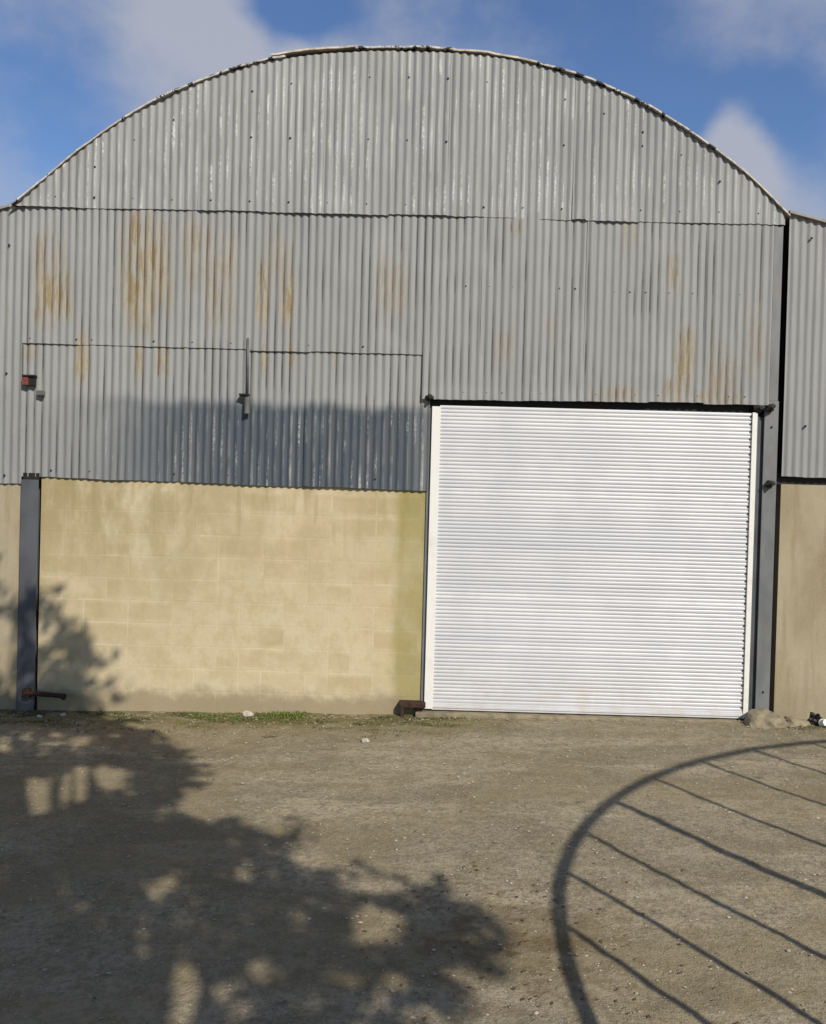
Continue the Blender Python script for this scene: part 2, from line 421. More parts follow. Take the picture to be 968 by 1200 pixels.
# ------------------------------------------------------------------ corrugated iron
RUST = [  # x, z, half width, half height, amount
    (-3.79, 4.55, .16, .22, .75), (-3.74, 4.12, .20, .32, 1.0), (-2.80, 4.45, .26, .62, .95), (-2.86, 4.05, .18, .30, 1.0),
    (-2.30, 4.55, .16, .50, .55), (-2.05, 4.25, .16, .55, .55), (-1.63, 4.22, .07, .42, 1.1), (-1.40, 4.12, .08, .34, 1.1), (-1.5, 4.5, .18, .3, .5),
    (-.35, 4.28, .18, .34, .48), (-3.42, 3.50, .09, .26, 1.0), (-3.95, 3.55, .1, .1, .4), (-2.62, 3.5, .08, .18, .8), (-2.87, 3.48, .06, .2, .7), (-1.60, 3.53, .04, .18, 1.0),
    (-1.33, 3.55, .03, .14, .9), (-.90, 3.55, .04, .1, .6), (2.45, 4.47, .07, .20, .8), (2.57, 3.62, .11, .34, 1.0), (2.46, 3.33, .12, .16, .7),
    (.78, 3.7, .10, .2, .32), (1.25, 3.9, .06, .16, .28), (2.95, 3.45, .16, .4, .5), (3.25, 3.85, .12, .45, .35), (1.9, 3.27, .25, .09, .6), (2.9, 3.26, .3, .08, .7), (.85, 4.9, .12, .1, .5), (2.0, 4.85, .1, .15, .4)]
def stain_rust(x, z):
    r = 0.0
    if z > 4.975: return r
    for cx, cz, w, h, a in RUST:
        dx = abs(x-cx)/w; dz = abs(z-cz)/h
        if dx < 1.3 and dz < 1.3:
            k = .22*nz(x*5, z*2.5, 2)+.55*nz(x*27, z*.5, 9)
            r = max(r, a*(1-smooth(.55, 1.2, dx+k*.45))*(1-smooth(.25, 1.2, dz+k)))
    return r
def stain_bare(x, z):
    if z > 3.4 or x < -4.5 or x > .12: return 0
    e = 3.10 + .05*nz(x*2.5, 0, 5) + .035*nz(x*13, 0, 2) + .03*nz(x*27, 0, 6) - .02*(x+3.5)/3.5
    f = 1-smooth(e-.07, e+.06, z)
    l = smooth(-3.95, -1.9, x + .25*nz(x, z, 7))
    return f*lerp(.10, 1.0, l)*(1-.35*smooth(-.25, .1, x))
def sheet(name, x0, x1, zb, zt, y0, parent, mat='sheet', furrow_dark=1.0, flake=.3, kick=None, jag=.006, dz=.045, lean=0.0, edge_white=0.0):
    n = max(2, int(round((x1-x0)/PITCH*8)))
    xs = [x0+(x1-x0)*i/n for i in range(n+1)]
    zlo = min(zb(x) for x in xs); zhi = max(zt(x) for x in xs)
    rows = max(3, int((zhi-zlo)/dz))
    V, F = [], []; A = {'rust': [], 'bare': [], 'furrow_dark': [], 'flake': []}
    ph = random.uniform(0, 50); db = random.uniform(-.007, .007); bow = random.uniform(-.004, .006)
    dents = [(random.uniform(x0, x1), random.uniform(zlo, zhi), random.uniform(.05, .14), random.uniform(-.006, .009)) for _ in range(4)]
    for i, x in enumerate(xs):
        b = zb(x)+db+jag*nz(x*4, ph)+jag*.5*nz(x*19, ph); t = zt(x)+jag*.6*nz(x*6, ph+9)
        for j in range(rows+1):
            f = j/rows; z = lerp(b, t, f)
            y = y0-AMP*math.cos(2*math.pi*x/PITCH)+.004*nz(x*1.1, z*.9, ph)+.0015*nz(x*5, z*5, ph)
            y += lean*(f-.5)
            if kick: y -= kick(x, z)
            y -= bow*(1-f)**4
            for dx, dz_, r_, a_ in dents: y += a_*math.exp(-(((x-dx)/r_)**2+((z-dz_)/(r_*1.8))**2))
            V.append((x, y, z))
            A['rust'].append(stain_rust(x, z)); A['bare'].append(stain_bare(x, z)); A['furrow_dark'].append(furrow_dark)
            A['flake'].append(flake(x, z) if callable(flake) else flake)
    r = rows+1
    for i in range(n):
        for j in range(rows):
            F.append((i*r+j, (i+1)*r+j, (i+1)*r+j+1, i*r+j+1))
    me = mesh(name, V, F, True)
    for k, a in A.items():
        at = me.attributes.new(k, 'FLOAT', 'POINT'); at.data.foreach_set('value', a)
    return link(name, me, M[mat], parent)

ARCH = [(-4.126, 5.0), (-3.789, 5.30), (-3.326, 5.677), (-2.904, 5.968), (-2.482, 6.184), (-2.017, 6.366), (-1.593, 6.492),
        (-.915, 6.585), (-.151, 6.615), (.529, 6.583), (1.126, 6.478), (1.639, 6.320), (2.239, 6.045), (2.843, 5.670), (3.189, 5.410), (3.51, 5.10)]
arch = lambda x: pw(ARCH, x)
DEEP = 12.0
barn = empty('barn', (0, 0, 0))
tag(barn, 'arched corrugated iron barn with tan block wall and white roller door', 'barn')

# gable: twelve tall sheets cut to the arch
edges = [-4.115]
while edges[-1] < 3.2: edges.append(edges[-1]+.62)
edges[-1] = 3.525
def gable_kick(x, z):
    k = 0
    for c, w, a in ((-.92, .28, .016), (1.78, .30, .020), (.1, .12, .012), (-3.0, .15, .008), (-3.95, .1, .01), (2.7, .3, .006)):
        k += a*math.exp(-((x-c)/w)**2)
    return k*smooth(5.22, 4.97, z)
def gable_flake(x, z):
    left = 1.0 if -3.4 < x < 1.6 else .7
    e = arch(x)-z
    return min(1.0, left + .7*max(0, 1-e/.12))
for i in range(len(edges)-1):
    a, b = edges[i], edges[i+1]
    a2 = a-.045 if i else a
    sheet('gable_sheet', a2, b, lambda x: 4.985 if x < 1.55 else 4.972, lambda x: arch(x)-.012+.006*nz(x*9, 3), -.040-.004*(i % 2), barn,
          furrow_dark=.55, flake=gable_flake, kick=gable_kick)
# middle row: six sheets on the left, five on the right over the door
def row(name, xs, zb, zt, y0, furrow_dark, flake, kick=None):
    for i in range(len(xs)-1):
        sheet(name, xs[i]-(.045 if i else 0), xs[i+1], zb, zt, y0-.005*(i % 2)-random.uniform(0, .002), barn, furrow_dark=furrow_dark, flake=flake, kick=kick, lean=random.uniform(-.004, .004))
upx = [-4.03, -3.36, -2.75, -2.31, -1.72, -1.14, -.53, .035]
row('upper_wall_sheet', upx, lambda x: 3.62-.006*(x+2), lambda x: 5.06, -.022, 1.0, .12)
lox = [-4.03, -3.42, -2.95, -2.36, -1.75, -1.14, -.53, .062]
def low_flake(x, z): return (.6*smooth(3.15, 2.9, z)*(.45+.55*smooth(-3.2, -1.0, x))) if x > -3.4 else .15
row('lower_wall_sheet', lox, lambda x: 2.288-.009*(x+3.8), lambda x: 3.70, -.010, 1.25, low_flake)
rix = [-.02, .59, 1.10, 1.62, 2.23, 2.82, 3.42]
def door_kick(x, z): return .012*smooth(3.30, 3.19, z)*(.5+.5*nz(x*3, 2)) + .016*math.exp(-((x-1.60)/.05)**2)*smooth(4.0, 4.6, z)
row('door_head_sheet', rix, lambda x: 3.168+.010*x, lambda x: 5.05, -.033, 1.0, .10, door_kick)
# plain flashing strip at the right end of the sheeting
bm = bmesh.new(); bm_box(bm, 3.425, 3.515, -.030, -.022, 3.24, 4.975, .002)
bm_obj('flashing_strip', bm, M['post'], barn)

# fixing bolts with tar washers
bm = bmesh.new()
bmesh.ops.create_cone(bm, cap_ends=True, segments=8, radius1=.013, radius2=.009, depth=.008, matrix=Matrix.Rotation(R(90), 4, 'X'))
bmesh.ops.create_cone(bm, cap_ends=True, segments=6, radius1=.007, radius2=.006, depth=.008, matrix=Matrix.Translation((0, -.008, 0)) @ Matrix.Rotation(R(90), 4, 'X'))
BOLT = bpy.data.meshes.new('bolt'); bm.to_mesh(BOLT); bm.free()
def bolt(x, z, y):
    x = round(x/PITCH)*PITCH                       # on the crest of a rib
    o = link('bolt', BOLT, M['bolt'], barn, (x, y, z)); k = random.uniform(.5, 1.0); o.scale = (k, k*.8, k)
k = -3.7
while k < 3.3:
    bolt(k, 5.085+.012*nz(k*3, 1), -.052); k += .388
k = -3.35
while k < 3.2:
    top = arch(k)
    bolt(k, top-.27, -.052)
    if top > 6.1 and random.random() < .75: bolt(k+.04, 5.72+.03*nz(k, 4), -.052)
    k += .388*(1 if random.random() < .8 else 2)
for x in (-3.95, -3.45, -3.3, -2.72, -2.35, -1.9, -1.2, -.6): bolt(x, 3.675, -.034)
for x in (.35, .62, .83, 1.3, 1.44, 1.85, 2.05, 2.2, 2.38, 2.6, 3.1): bolt(x, 4.28 if x > 1.5 else 4.30, -.038)
for x in (.22, .42, .61, .8, 1.2, 1.7, 2.1, 2.3, 2.7, 3.0, 3.2): bolt(x, 3.24+.01*x, -.042)
for x in (-3.7, -3.3, -2.5, -1.9, -1.2, -.5): bolt(x, 2.36, -.022)

# roof: long curved sheets over the arch, front edges uneven
def roof_strip(xa, xb, lift, y0, y1, m, n=10):
    V, F = [], []
    for i in range(n+1):
        x = lerp(xa, xb, i/n); z = arch(x)+lift
        for (y, dz) in ((y0, 0), (y1, 0), (y1, .018), (y0, .018)):
            V.append((x, y+(.02*nz(x*3, lift*40) if y == y0 else 0), z+dz+(.008*nz(x*9, 2)+.006*nz(x*31, 5) if y == y0 else 0)))
    for i in range(n):
        a, b = i*4, i*4+4
        for q in range(4): F.append((a+q, a+(q+1) % 4, b+(q+1) % 4, b+q))
    F.append((0, 3, 2, 1)); e = n*4; F.append((e, e+1, e+2, e+3))
    bm = bmesh.new(); me = mesh('roof_sheet', V, F); bm.from_mesh(me); bpy.data.meshes.remove(me)
    return bm_obj('roof_sheet', bm, m, barn)
roof_strip(-4.16, -3.72, -.012, -.075, DEEP, M['rim'], 8)
roof_strip(-3.74, -3.05, -.004, -.062, DEEP, M['roofedge'], 12)
roof_strip(-3.07, -2.3, -.010, -.070, DEEP, M['rim'], 12)
roof_strip(-2.32, -1.45, -.006, -.066, DEEP, M['rim'], 12)
roof_strip(-1.60, -.75, .022, -.072, DEEP, M['roofedge'], 12)
roof_strip(-.77, .2, .012, -.068, DEEP, M['rim'], 12)
roof_strip(.18, 1.05, .006, -.064, DEEP, M['roofedge'], 12)
roof_strip(1.03, 1.75, .0, -.072, DEEP, M['rim'], 12)
roof_strip(1.73, 2.5, .004, -.078, DEEP, M['rim'], 12)
roof_strip(2.48, 3.08, -.004, -.080, DEEP, M['rim'], 12)
roof_strip(3.06, 3.56, .0, -.070, DEEP, M['roofedge'], 12)

# hidden shell so that the gaps look into a dark barn
box('back_wall', -4.0, 3.5, DEEP-.1, DEEP-.02, -.3, 5.0, M['interior'], barn)
bm = bmesh.new()
V, F = [], []
for i in range(41):
    x = lerp(-4.0, 3.5, i/40); V += [(x, DEEP-.05, 4.9), (x, DEEP-.05, max(4.91, arch(x)-.01))]
for i in range(40): F.append((2*i, 2*i+2, 2*i+3, 2*i+1))
link('back_gable', mesh('back_gable', V, F), M['interior'], barn); bm.free()
box('side_wall', -4.02, -3.86, .16, DEEP-.11, -.3, 5.0, M['interior'], barn)
box('side_wall', 3.40, 3.52, .21, DEEP-.11, -.3, 5.06, M['interior'], barn)

# block wall, each block its own piece, joints 2 mm back
wall = box('block_wall', -3.825, .075, .0105, .20, -.35, 2.35, M['mortar'], barn)
def block_mesh(w):
    bm = bmesh.new(); bm_box(bm, -w/2, w/2, 0, .03, -.1075, .1075, .004, 2)
    bmesh.ops.recalc_face_normals(bm, faces=bm.faces[:])
    me = bpy.data.meshes.new('block'); bm.to_mesh(me); bm.free(); return me
BW = {w: block_mesh(w) for w in (.44, .215, .325, .10)}
for c in range(11):
    z = -.03+.1125+c*.225-.02
    if z+.1075 > 2.34: continue
    x = -3.815; first = True
    while x < .07-.09:
        if first and c % 2: w = .215
        else: w = .44 if random.random() < .72 else .215
        first = False
        for cand in (w, .325, .215, .10):
            if x+cand <= .072: w = cand; break
        else: break
        o = link('block', BW[w], M['block'], wall, (x+w/2, .0099+random.uniform(-.0004, .0003), z+random.uniform(-.0015, .0015)))
        x += w+.0105

# left steel post
bm = bmesh.new(); bm_box(bm, -4.012, -3.836, -.034, -.022, -.3, 2.262, .003)
bm_box(bm, -3.93, -3.918, -.022, .13, -.3, 2.262); bm_box(bm, -4.012, -3.836, .13, .142, -.3, 2.262)
bm_obj('steel_post', bm, M['bluepost'], barn)
bm = bmesh.new(); bm_box(bm, -4.0, -3.84, -.016, .1, 2.263, 2.33); bm_obj('post_cap_gap', bm, M['black'], barn)
# stub hinge bar on the left post, near the ground
bm = bmesh.new(); bm_tube(bm, [(-3.90, -.085, .125), (-3.86, -.085, .128), (-3.55, -.09, .112), (-3.50, -.092, .10)], [.026, .024, .022, .032], 10)
bm_box(bm, -3.93, -3.86, -.10, -.034, .085, .17, .006)
bm_obj('hinge_stub', bm, M['rusty'], barn)

# right steel column: front flange, web set back, rear flange
bm = bmesh.new()
bm_box(bm, 3.388, 3.527, -.030, -.016, -.2, 3.24, .003)
bm_box(bm, 3.452, 3.462, -.016, .17, -.2, 3.24)
bm_box(bm, 3.388, 3.527, .17, .184, -.2, 3.24)
bm_obj('steel_column', bm, M['post'], barn)
bm = bmesh.new()
bm_box(bm, 3.352, 3.402, .006, .014, -.2, 3.083, .002); bm_box(bm, 3.308, 3.350, -.004, .05, -.2, 3.083, .003)
bm_obj('door_jamb', bm, M['bluepost'], barn)  # darker paint than the column stands for the shade in its recess
bm = bmesh.new(); bm_box(bm, .050, .088, -.006, .0, -.1, 3.083, .002); bm_box(bm, .072, .078, .0, .12, -.1, 3.083)
bm_obj('door_jamb', bm, M['post'], barn)
for z in (.34, 2.98): link('bolt', BOLT, M['bolt'], barn, (3.462, -.034, z))
# lintel set back over the door, painted black as the unlit gap; clamps
box('dark_gap_lintel', .03, 3.36, .03, .15, 3.085, 3.30, M['black'], barn, .004)
def clamp(x, z, y, s, rot):
    bm = bmesh.new()
    bm_tube(bm, [(-.045*s, 0, -.012), (.0, -.012, 0), (.055*s, -.004, .012)], [.026*s, .036*s, .026*s], 10)
    bm_box(bm, -.03*s, .03*s, -.02, .05, -.045*s, .045*s, .008)
    bmesh.ops.create_cone(bm, cap_ends=True, segments=6, radius1=.018, radius2=.016, depth=.03, matrix=Matrix.Translation((.01, -.045, .0)) @ Matrix.Rotation(R(90), 4, 'X'))
    bmesh.ops.rotate(bm, verts=bm.verts[:], cent=(0, 0, 0), matrix=Matrix.Rotation(R(rot), 3, 'Y'))
    bm_obj('rail_clamp', bm, M['black'], barn, False, (x, y, z))
clamp(3.43, 3.165, -.055, .85, -25); clamp(3.325, 3.165, -.02, 1.0, 10); clamp(.055, 3.185, -.05, .72, 20)
clamp(3.45, 2.415, -.055, .8, 5)

# roller door
door = empty('roller_door', (1.7, 0, 0)); door.parent = barn
DX0, DX1, DZ0, DZ1 = .166, 3.268, .135, 3.115
NS = 40; SH = (DZ1-DZ0)/NS
def slat_mesh():
    prof = []
    for r in range(2):
        for i in range(9):
            t = (0, .08, .2, .35, .5, .65, .8, .92, 1)[i]
            prof.append((-.0095*math.sin(math.pi*t)**.42 if 0 < t < 1 else .0, (r+t)*SH/2-SH/2))
    L = (DX1-DX0)/2; V, F = [], []
    n = 6
    for s in range(n+1):
        for (y, z) in prof: V.append((lerp(-L, L, s/n), y, z))
    m = len(prof)
    for s in range(n):
        for i in range(m-1): F.append((s*m+i, (s+1)*m+i, (s+1)*m+i+1, s*m+i+1))
    me = mesh('slat', V, F, False)
    return me
SL = slat_mesh()
for i in range(NS):
    o = link('slat', SL, M['white'], door, ((DX0+DX1)/2, -.008+random.uniform(-.0012, .0012), DZ0+SH*(i+.5)))
    o.rotation_euler = (R(random.uniform(-3.5, 3.5)), R(random.uniform(-.03, .03)), 0)
# end locks: small plates where each slat runs into the right guide
bm = bmesh.new()
for i in range(NS):
    z = DZ0+SH*(i+.5); bm_box(bm, 3.252, 3.265, -.024, -.012, z-.006, z+.012)
bm_obj('end_locks', bm, M['bolt'], door)['kind'] = 'stuff'
def guide(x0, x1, z0, z1):
    bm = bmesh.new()
    bm_box(bm, x0, x1, -.036, -.026, z0, z1, .002); bm_box(bm, x0, x0+.006, -.026, .05, z0, z1); bm_box(bm, x1-.006, x1, -.026, -.014, z0, z1)
    bm_obj('guide_rail', bm, M['guide'], door)
guide(.086, .172, .075, 3.10); guide(3.268, 3.318, .07, 3.12)
bm = bmesh.new(); bm_box(bm, .16, 3.28, -.026, .02, .065, .138, .004); bm_box(bm, .16, 3.28, -.034, -.026, .088, .112, .002)
bm_obj('bottom_bar', bm, M['white'], door)
# concrete threshold under it
bm = bmesh.new(); bm_box(bm, .0, 3.55, -.10, .3, -.3, .052, .012, 2)
bm_obj('threshold', bm, M['concrete'], barn)

# rusty iron foot-stop at the left of the door
bm = bmesh.new()
bm_box(bm, -.165, .10, -.10, .02, .092, .148, .012, 2)
bm_box(bm, -.150, -.112, -.095, -.03, -.03, .10, .008, 2)
bm_tube(bm, [(-.03, -.06, .10), (.02, -.062, .075), (.07, -.062, .088)], .016, 8)
bm_obj('door_stop_bracket', bm, M['rusty'], barn)

# conduit with its bracket on the lower sheets
cd = empty('conduit_pipe', (-1.757, -.045, 2.98)); tag(cd, 'short grey vertical pipe fixed to the corrugated sheets left of the door', 'pipe')
bm = bmesh.new(); bm_tube(bm, [(-1.766, -.045, 3.73), (-1.76, -.046, 3.45), (-1.757, -.045, 3.16)], .012, 8); bm_obj('pipe', bm, M['conduit'], cd, True)
bm = bmesh.new(); bm_box(bm, -1.835, -1.735, -.10, -.025, 3.150, 3.172, .006); bm_obj('bracket', bm, M['black'], cd)
bm = bmesh.new(); bm_tube(bm, [(-1.757, -.058, 3.15), (-1.757, -.060, 3.0)], .026, 10); bm_tube(bm, [(-1.757, -.060, 3.0), (-1.757, -.060, 2.975)], .030, 10)
bm_obj('lamp_holder', bm, M['conduit'], cd)
# small red box
rb = empty('red_box', (-3.945, -.05, 3.18)); tag(rb, 'small faded red box with black lid high on the left sheeting', 'box')
bm = bmesh.new(); bm_box(bm, -4.01, -3.945, -.075, -.02, 3.20, 3.285, .006); bm_obj('case', bm, M['red'], rb)
box('lid', -4.005, -3.875, -.085, -.02, 3.286, 3.305, M['black'], rb, .004)
box('side_opening', -3.944, -3.885, -.065, -.02, 3.20, 3.285, M['black'], rb, .003)
bm = bmesh.new(); bm_tube(bm, [(-4.012, -.042, 3.30), (-4.016, -.042, 3.62)], .006, 6); bm_obj('cable', bm, M['conduit'], rb)
bm = bmesh.new(); bm_box(bm, -3.862, -3.79, -.07, -.025, 3.10, 3.155, .008); bm_obj('junction_lug', bm, M['conduit'], rb)

# ------------------------------------------------------------------ sheds on both sides
ls = empty('lean_to_shed', (-5.8, 0, 0)); tag(ls, 'corrugated shed with rendered wall joined to the left side of the barn', 'shed')
LT = lambda x: 5.0+.30*(x+4.12)-.03*(x+4.12)**2
xs = [-7.6, -6.99, -6.38, -5.77, -5.16, -4.62, -4.02]
for i in range(len(xs)-1):
    sheet('corrugated_sheet', xs[i]-.04, xs[i+1], lambda x: 2.222, LT, -.005-.004*(i % 2), ls, furrow_dark=.35, flake=.25, dz=.09)
box('wall', -7.7, -4.035, .012, .2, -.4, 2.4, M['render'], ls)
def shed_roof(x0, x1, fn, par):
    V, F = [], []
    n = 16
    for i in range(n+1):
        x = lerp(x0, x1, i/n)
        for y, dz in ((-.04, 0), (DEEP, 0), (DEEP, .025), (-.04, .025)): V.append((x, y, fn(x)+dz))
    for i in range(n):
        a, b = i*4, i*4+4
        for q in range(4): F.append((a+q, a+(q+1) % 4, b+(q+1) % 4, b+q))
    bm = bmesh.new(); me = mesh('r', V, F); bm.from_mesh(me); bpy.data.meshes.remove(me)
    bm_obj('roof', bm, M['roof'], par)
shed_roof(-7.75, -4.14, LT, ls)
box('side_wall', -7.7, -7.6, .21, DEEP-.1, -.4, LT(-7.6)-.02, M['render'], ls)
box('back_wall', -7.59, -4.05, DEEP-.2, DEEP-.1, -.4, 3.9, M['interior'], ls)
rs = empty('lean_to_shed', (5.5, 0, 0)); tag(rs, 'corrugated shed with grey brown rendered wall joined to the right side of the barn', 'shed')
RT = lambda x: 5.095-.24*(x-3.6)-.02*(x-3.6)**2
xs = [3.585, 4.2, 4.81, 5.42, 6.03, 6.64, 7.25]
for i in range(len(xs)-1):
    sheet('corrugated_sheet', xs[i]-(.04 if i else 0), xs[i+1], lambda x: 2.497, RT, -.005-.004*(i % 2), rs, furrow_dark=.35,
          flake=lambda x, z: min(1, .2+.8*max(0, 1-(RT(x)-z)/.12)), dz=.07)
box('wall', 3.592, 7.3, .012, .2, -.4, 2.418, M['render'], rs)
box('gap_shade_strip', 3.535, 7.3, .06, .16, 2.419, 2.56, M['black'], rs)  # black strip painted as the unlit open gap above the wall
shed_roof(3.57, 7.4, RT, rs)
box('side_wall', 7.2, 7.3, .21, DEEP-.1, -.4, RT(7.3)-.02, M['render'], rs)
box('inner_wall', 3.595, 3.66, .21, DEEP-.1, -.4, RT(3.66)-.03, M['interior'], rs)
box('back_wall', 3.67, 7.19, DEEP-.2, DEEP-.1, -.4, 4.0, M['interior'], rs)
x = round(3.78/PITCH)*PITCH
for z in (4.86, 3.0): link('bolt', BOLT, M['bolt'], rs, (x, -.03, z))
x = round(-4.19/PITCH)*PITCH
for z in (4.6, 3.32, 2.3): link('bolt', BOLT, M['bolt'], ls, (x, -.03, z))

# ------------------------------------------------------------------ things on the ground
def lump(name, c, sx, sy, sz, mat, seed, sub=3, parent=None, rough=.35):
    bm = bmesh.new(); bmesh.ops.create_icosphere(bm, subdivisions=sub, radius=1)
    for v in bm.verts:
        p = v.co.copy(); k = 1+rough*nz(p.x*1.3+seed, p.y*1.3, p.z*1.3)+rough*.4*nz(p.x*3.1+seed, p.y*3.1, p.z*3.1)
        v.co = Vector((p.x*sx*k, p.y*sy*k, p.z*sz*k))
    return bm_obj(name, bm, mat, parent, False, c)
tag(lump('concrete_footing', (3.43, -.17, .035), .20, .20, .15, M['concrete'], 4), 'rough lump of concrete at the foot of the column right of the door', 'concrete')
tag(lump('rubble_stone', (3.73, -.14, .05), .14, .12, .075, M['concrete'], 9), 'low lump of rubble between the concrete footing and the black scrap', 'rubble')
tag(lump('plastic_scrap', (3.925, -.16, .11), .055, .05, .075, M['blackrag'], 2, 3, None, .9), 'crumpled black scrap beside the white cap at the right wall', 'scrap')
bm = bmesh.new()
prof = [(.0, .040), (.030, .040), (.034, .038), (.040, -.03), (.044, -.032), (.044, -.042), (.0, -.042)]
rings = []
for r, z in prof[1:-1]: rings.append([bm.verts.new((r*math.cos(a*math.pi/8), r*math.sin(a*math.pi/8), z)) for a in range(16)])
for a, b in zip(rings, rings[1:]):
    for q in range(16): bm.faces.new((a[q], a[(q+1) % 16], b[(q+1) % 16], b[q]))
bm.faces.new(rings[0]); bm.faces.new(rings[-1][::-1])
bmesh.ops.rotate(bm, verts=bm.verts[:], cent=(0, 0, 0), matrix=Matrix.Rotation(R(70), 3, 'X'))
tag(bm_obj('white_cap_litter', bm, M['whiteplastic'], None, False, (3.90+.07, -.27, .062+.045)), 'small white plastic cap lying by the right wall', 'cap')
tag(lump('pale_stone', (-1.66, -.15, ground_z(-1.66, -.15)+.025), .055, .04, .032, M['chalk'], 6), 'pale stone in the grass at the foot of the block wall', 'stone')
for i, (x, y, s, lab) in enumerate([(-.44, -.98, .04, 'small pale stone lying alone on the gravel in front of the wall'),
                                     (-3.66, -.30, .03, 'small pale stone in the tree shade below the left post'),
                                     (-3.46, -.22, .028, 'pale chip of stone right of the left post foot')]):
    tag(lump('pale_stone', (x, y, ground_z(x, y)+s*.4), s, s*.8, s*.6, M['chalk'], 20+i, 2), lab, 'stone')

def scatter(name, n, place, build, mat, label, cat):
    V, F = [], []
    for _ in range(n):
        p = place()
        if p is None: continue
        build(V, F, *p)
    o = link(name, mesh(name, V, F), mat)
    tag(o, label, cat, kind='stuff'); return o
def peb(V, F, x, y, s):
    b = len(V); z = ground_z(x, y)+s*.15; a = random.uniform(0, 6.28); q = random.uniform(.6, 1)
    c, sn = math.cos(a), math.sin(a)
    pts = [(1, 0, 0), (.3, .95, .1), (-.8, .6, 0), (-.8, -.6, .1), (.3, -.95, 0), (.1, .1, .65), (-.1, 0, -.6)]
    for (px, py, pz) in pts:
        px *= random.uniform(.75, 1.2); py *= q*random.uniform(.75, 1.2)
        V.append((x+s*(px*c-py*sn), y+s*(px*sn+py*c), z+s*pz*.75))
    for i in range(5): F.append((b+i, b+(i+1) % 5, b+5)); F.append((b+(i+1) % 5, b+i, b+6))
def ground_pt():
    y = random.uniform(-6, -.05); x = random.uniform(-4.6, 4.8)
    return x, y, random.choice((.004, .005, .005, .006, .006, .007, .008, .009, .013))*random.uniform(.7, 1.2)
scatter('loose_gravel', 7500, ground_pt, peb, M['pebble'], 'loose pebbles scattered over the yard', 'gravel')
def foot_pt():
    x = random.uniform(-4.6, 4.8); y = -.03-abs(random.gauss(0, .16)); return x, y, random.choice((.006, .008, .01, .012, .018))*random.uniform(.7, 1.3)
scatter('wall_foot_rubble', 1100, foot_pt, peb, M['concrete'], 'small crumbled stones gathered along the foot of the building', 'rubble')
def blade(V, F, x, y, h, w=.006):
    z = ground_z(x, y)-.005; a = random.uniform(0, 6.28); ln = random.uniform(.15, .7)*h; b = len(V)
    dx, dy = math.cos(a), math.sin(a); px, py = -dy*w, dx*w
    V += [(x-px, y-py, z), (x+px, y+py, z), (x+dx*ln*.4+px*.7, y+dy*ln*.4+py*.7, z+h*.65), (x+dx*ln*.4-px*.7, y+dy*ln*.4-py*.7, z+h*.65), (x+dx*ln, y+dy*ln, z+h)]
    F += [(b, b+1, b+2, b+3), (b+3, b+2, b+4)]
def tuft_pt():
    t = random.random()
    if t < .55: x = random.gauss(-1.30, .12)
    elif t < .8: x = random.gauss(-1.9, .2)
    else: x = random.uniform(-2.4, -1.1)
    return x, -.12+random.gauss(0, .07), random.uniform(.008, .028)*(1.35 if abs(x+1.3) < .2 else 1)
scatter('grass_tufts', 2200, tuft_pt, blade, M['grass'], 'bright green grass at the foot of the block wall', 'grass')
def weed_pt():
    x = random.uniform(-4.6, .5); y = -abs(random.gauss(.0, .30))-.04
    if nz(x*2.2, y*5, 6)+.25*nz(x*7, y*9, 1) < .02: return None
    return x, y, random.uniform(.006, .022)
scatter('low_weeds', 14000, weed_pt, blade, M['moss'], 'low olive weeds and moss along the foot of the wall', 'weeds')
def weed2():
    x = random.uniform(3.3, 4.6); return x, -.22-abs(random.gauss(0, .1)), random.uniform(.005, .02)
scatter('low_weeds', 700, weed2, blade, M['moss'], 'sparse weeds below the right hand wall', 'weeds')
def leaf_flat(V, F, x, y, s):
    z = ground_z(x, y)+.008; a = random.uniform(0, 6.28); b = len(V); c, sn = math.cos(a), math.sin(a)
    for (px, py, pz) in ((1, 0, .2), (.1, .45, .0), (-.9, .05, .15), (0, -.42, .25)):
        V.append((x+s*(px*c-py*sn), y+s*(px*sn+py*c), z+s*pz*random.uniform(.2, 1.2)))
    F.append((b, b+1, b+2, b+3))
def dead_pt():
    if random.random() < .6: return random.gauss(.55, .45), random.gauss(-4.3, .5), random.uniform(.006, .017)
    return random.uniform(-3, 3.5), random.uniform(-5.6, -.6), random.uniform(.006, .014)
scatter('dead_leaves', 420, dead_pt, leaf_flat, M['dead'], 'brown bits of dead leaf on the gravel in front', 'leaves')

# ------------------------------------------------------------------ behind the photographer: what throws the shadows
sa = Vector((-to_sun.x, -to_sun.y, 0)).normalized()        # the way shadows run over the ground
sg = Vector((-sa.y*-1, 0, 0))
sg = Vector((sa.y, -sa.x, 0))                               # across it
cot = 1/math.tan(el)
# an arched frame of steel tube with upright bars, set square to the sun
fr = empty('arched_frame', (0, 0, 0))
tag(fr, 'arched steel tube frame with upright bars behind the photographer, seen only as a shadow', 'frame')
T0, NC, TC, RAD = -7.4, 1.95, -6.43, 4.12
def fp(n, h): 
    p = sg*n+sa*T0; return Vector((p.x, p.y, h))
org = fp(NC, 0); fr.location = org
bm = bmesh.new(); pts = []
hs = (TC-T0)/cot
pts.append(fp(NC-RAD, -.1)); 
for i in range(49):
    a = math.pi*(1-i/48); pts.append(fp(NC+RAD*math.cos(a), hs+RAD*math.sin(a)/cot))
pts.append(fp(NC+RAD, -.1))
bm_tube(bm, pts, .034, 10); bm_obj('arch_tube', bm, M['frame'], fr, True)
ns = [-1.38, -.96, -.484, .093, .717, 1.40, 2.05, 2.70, 3.35, 3.97, 4.5, 5.0, 5.5]
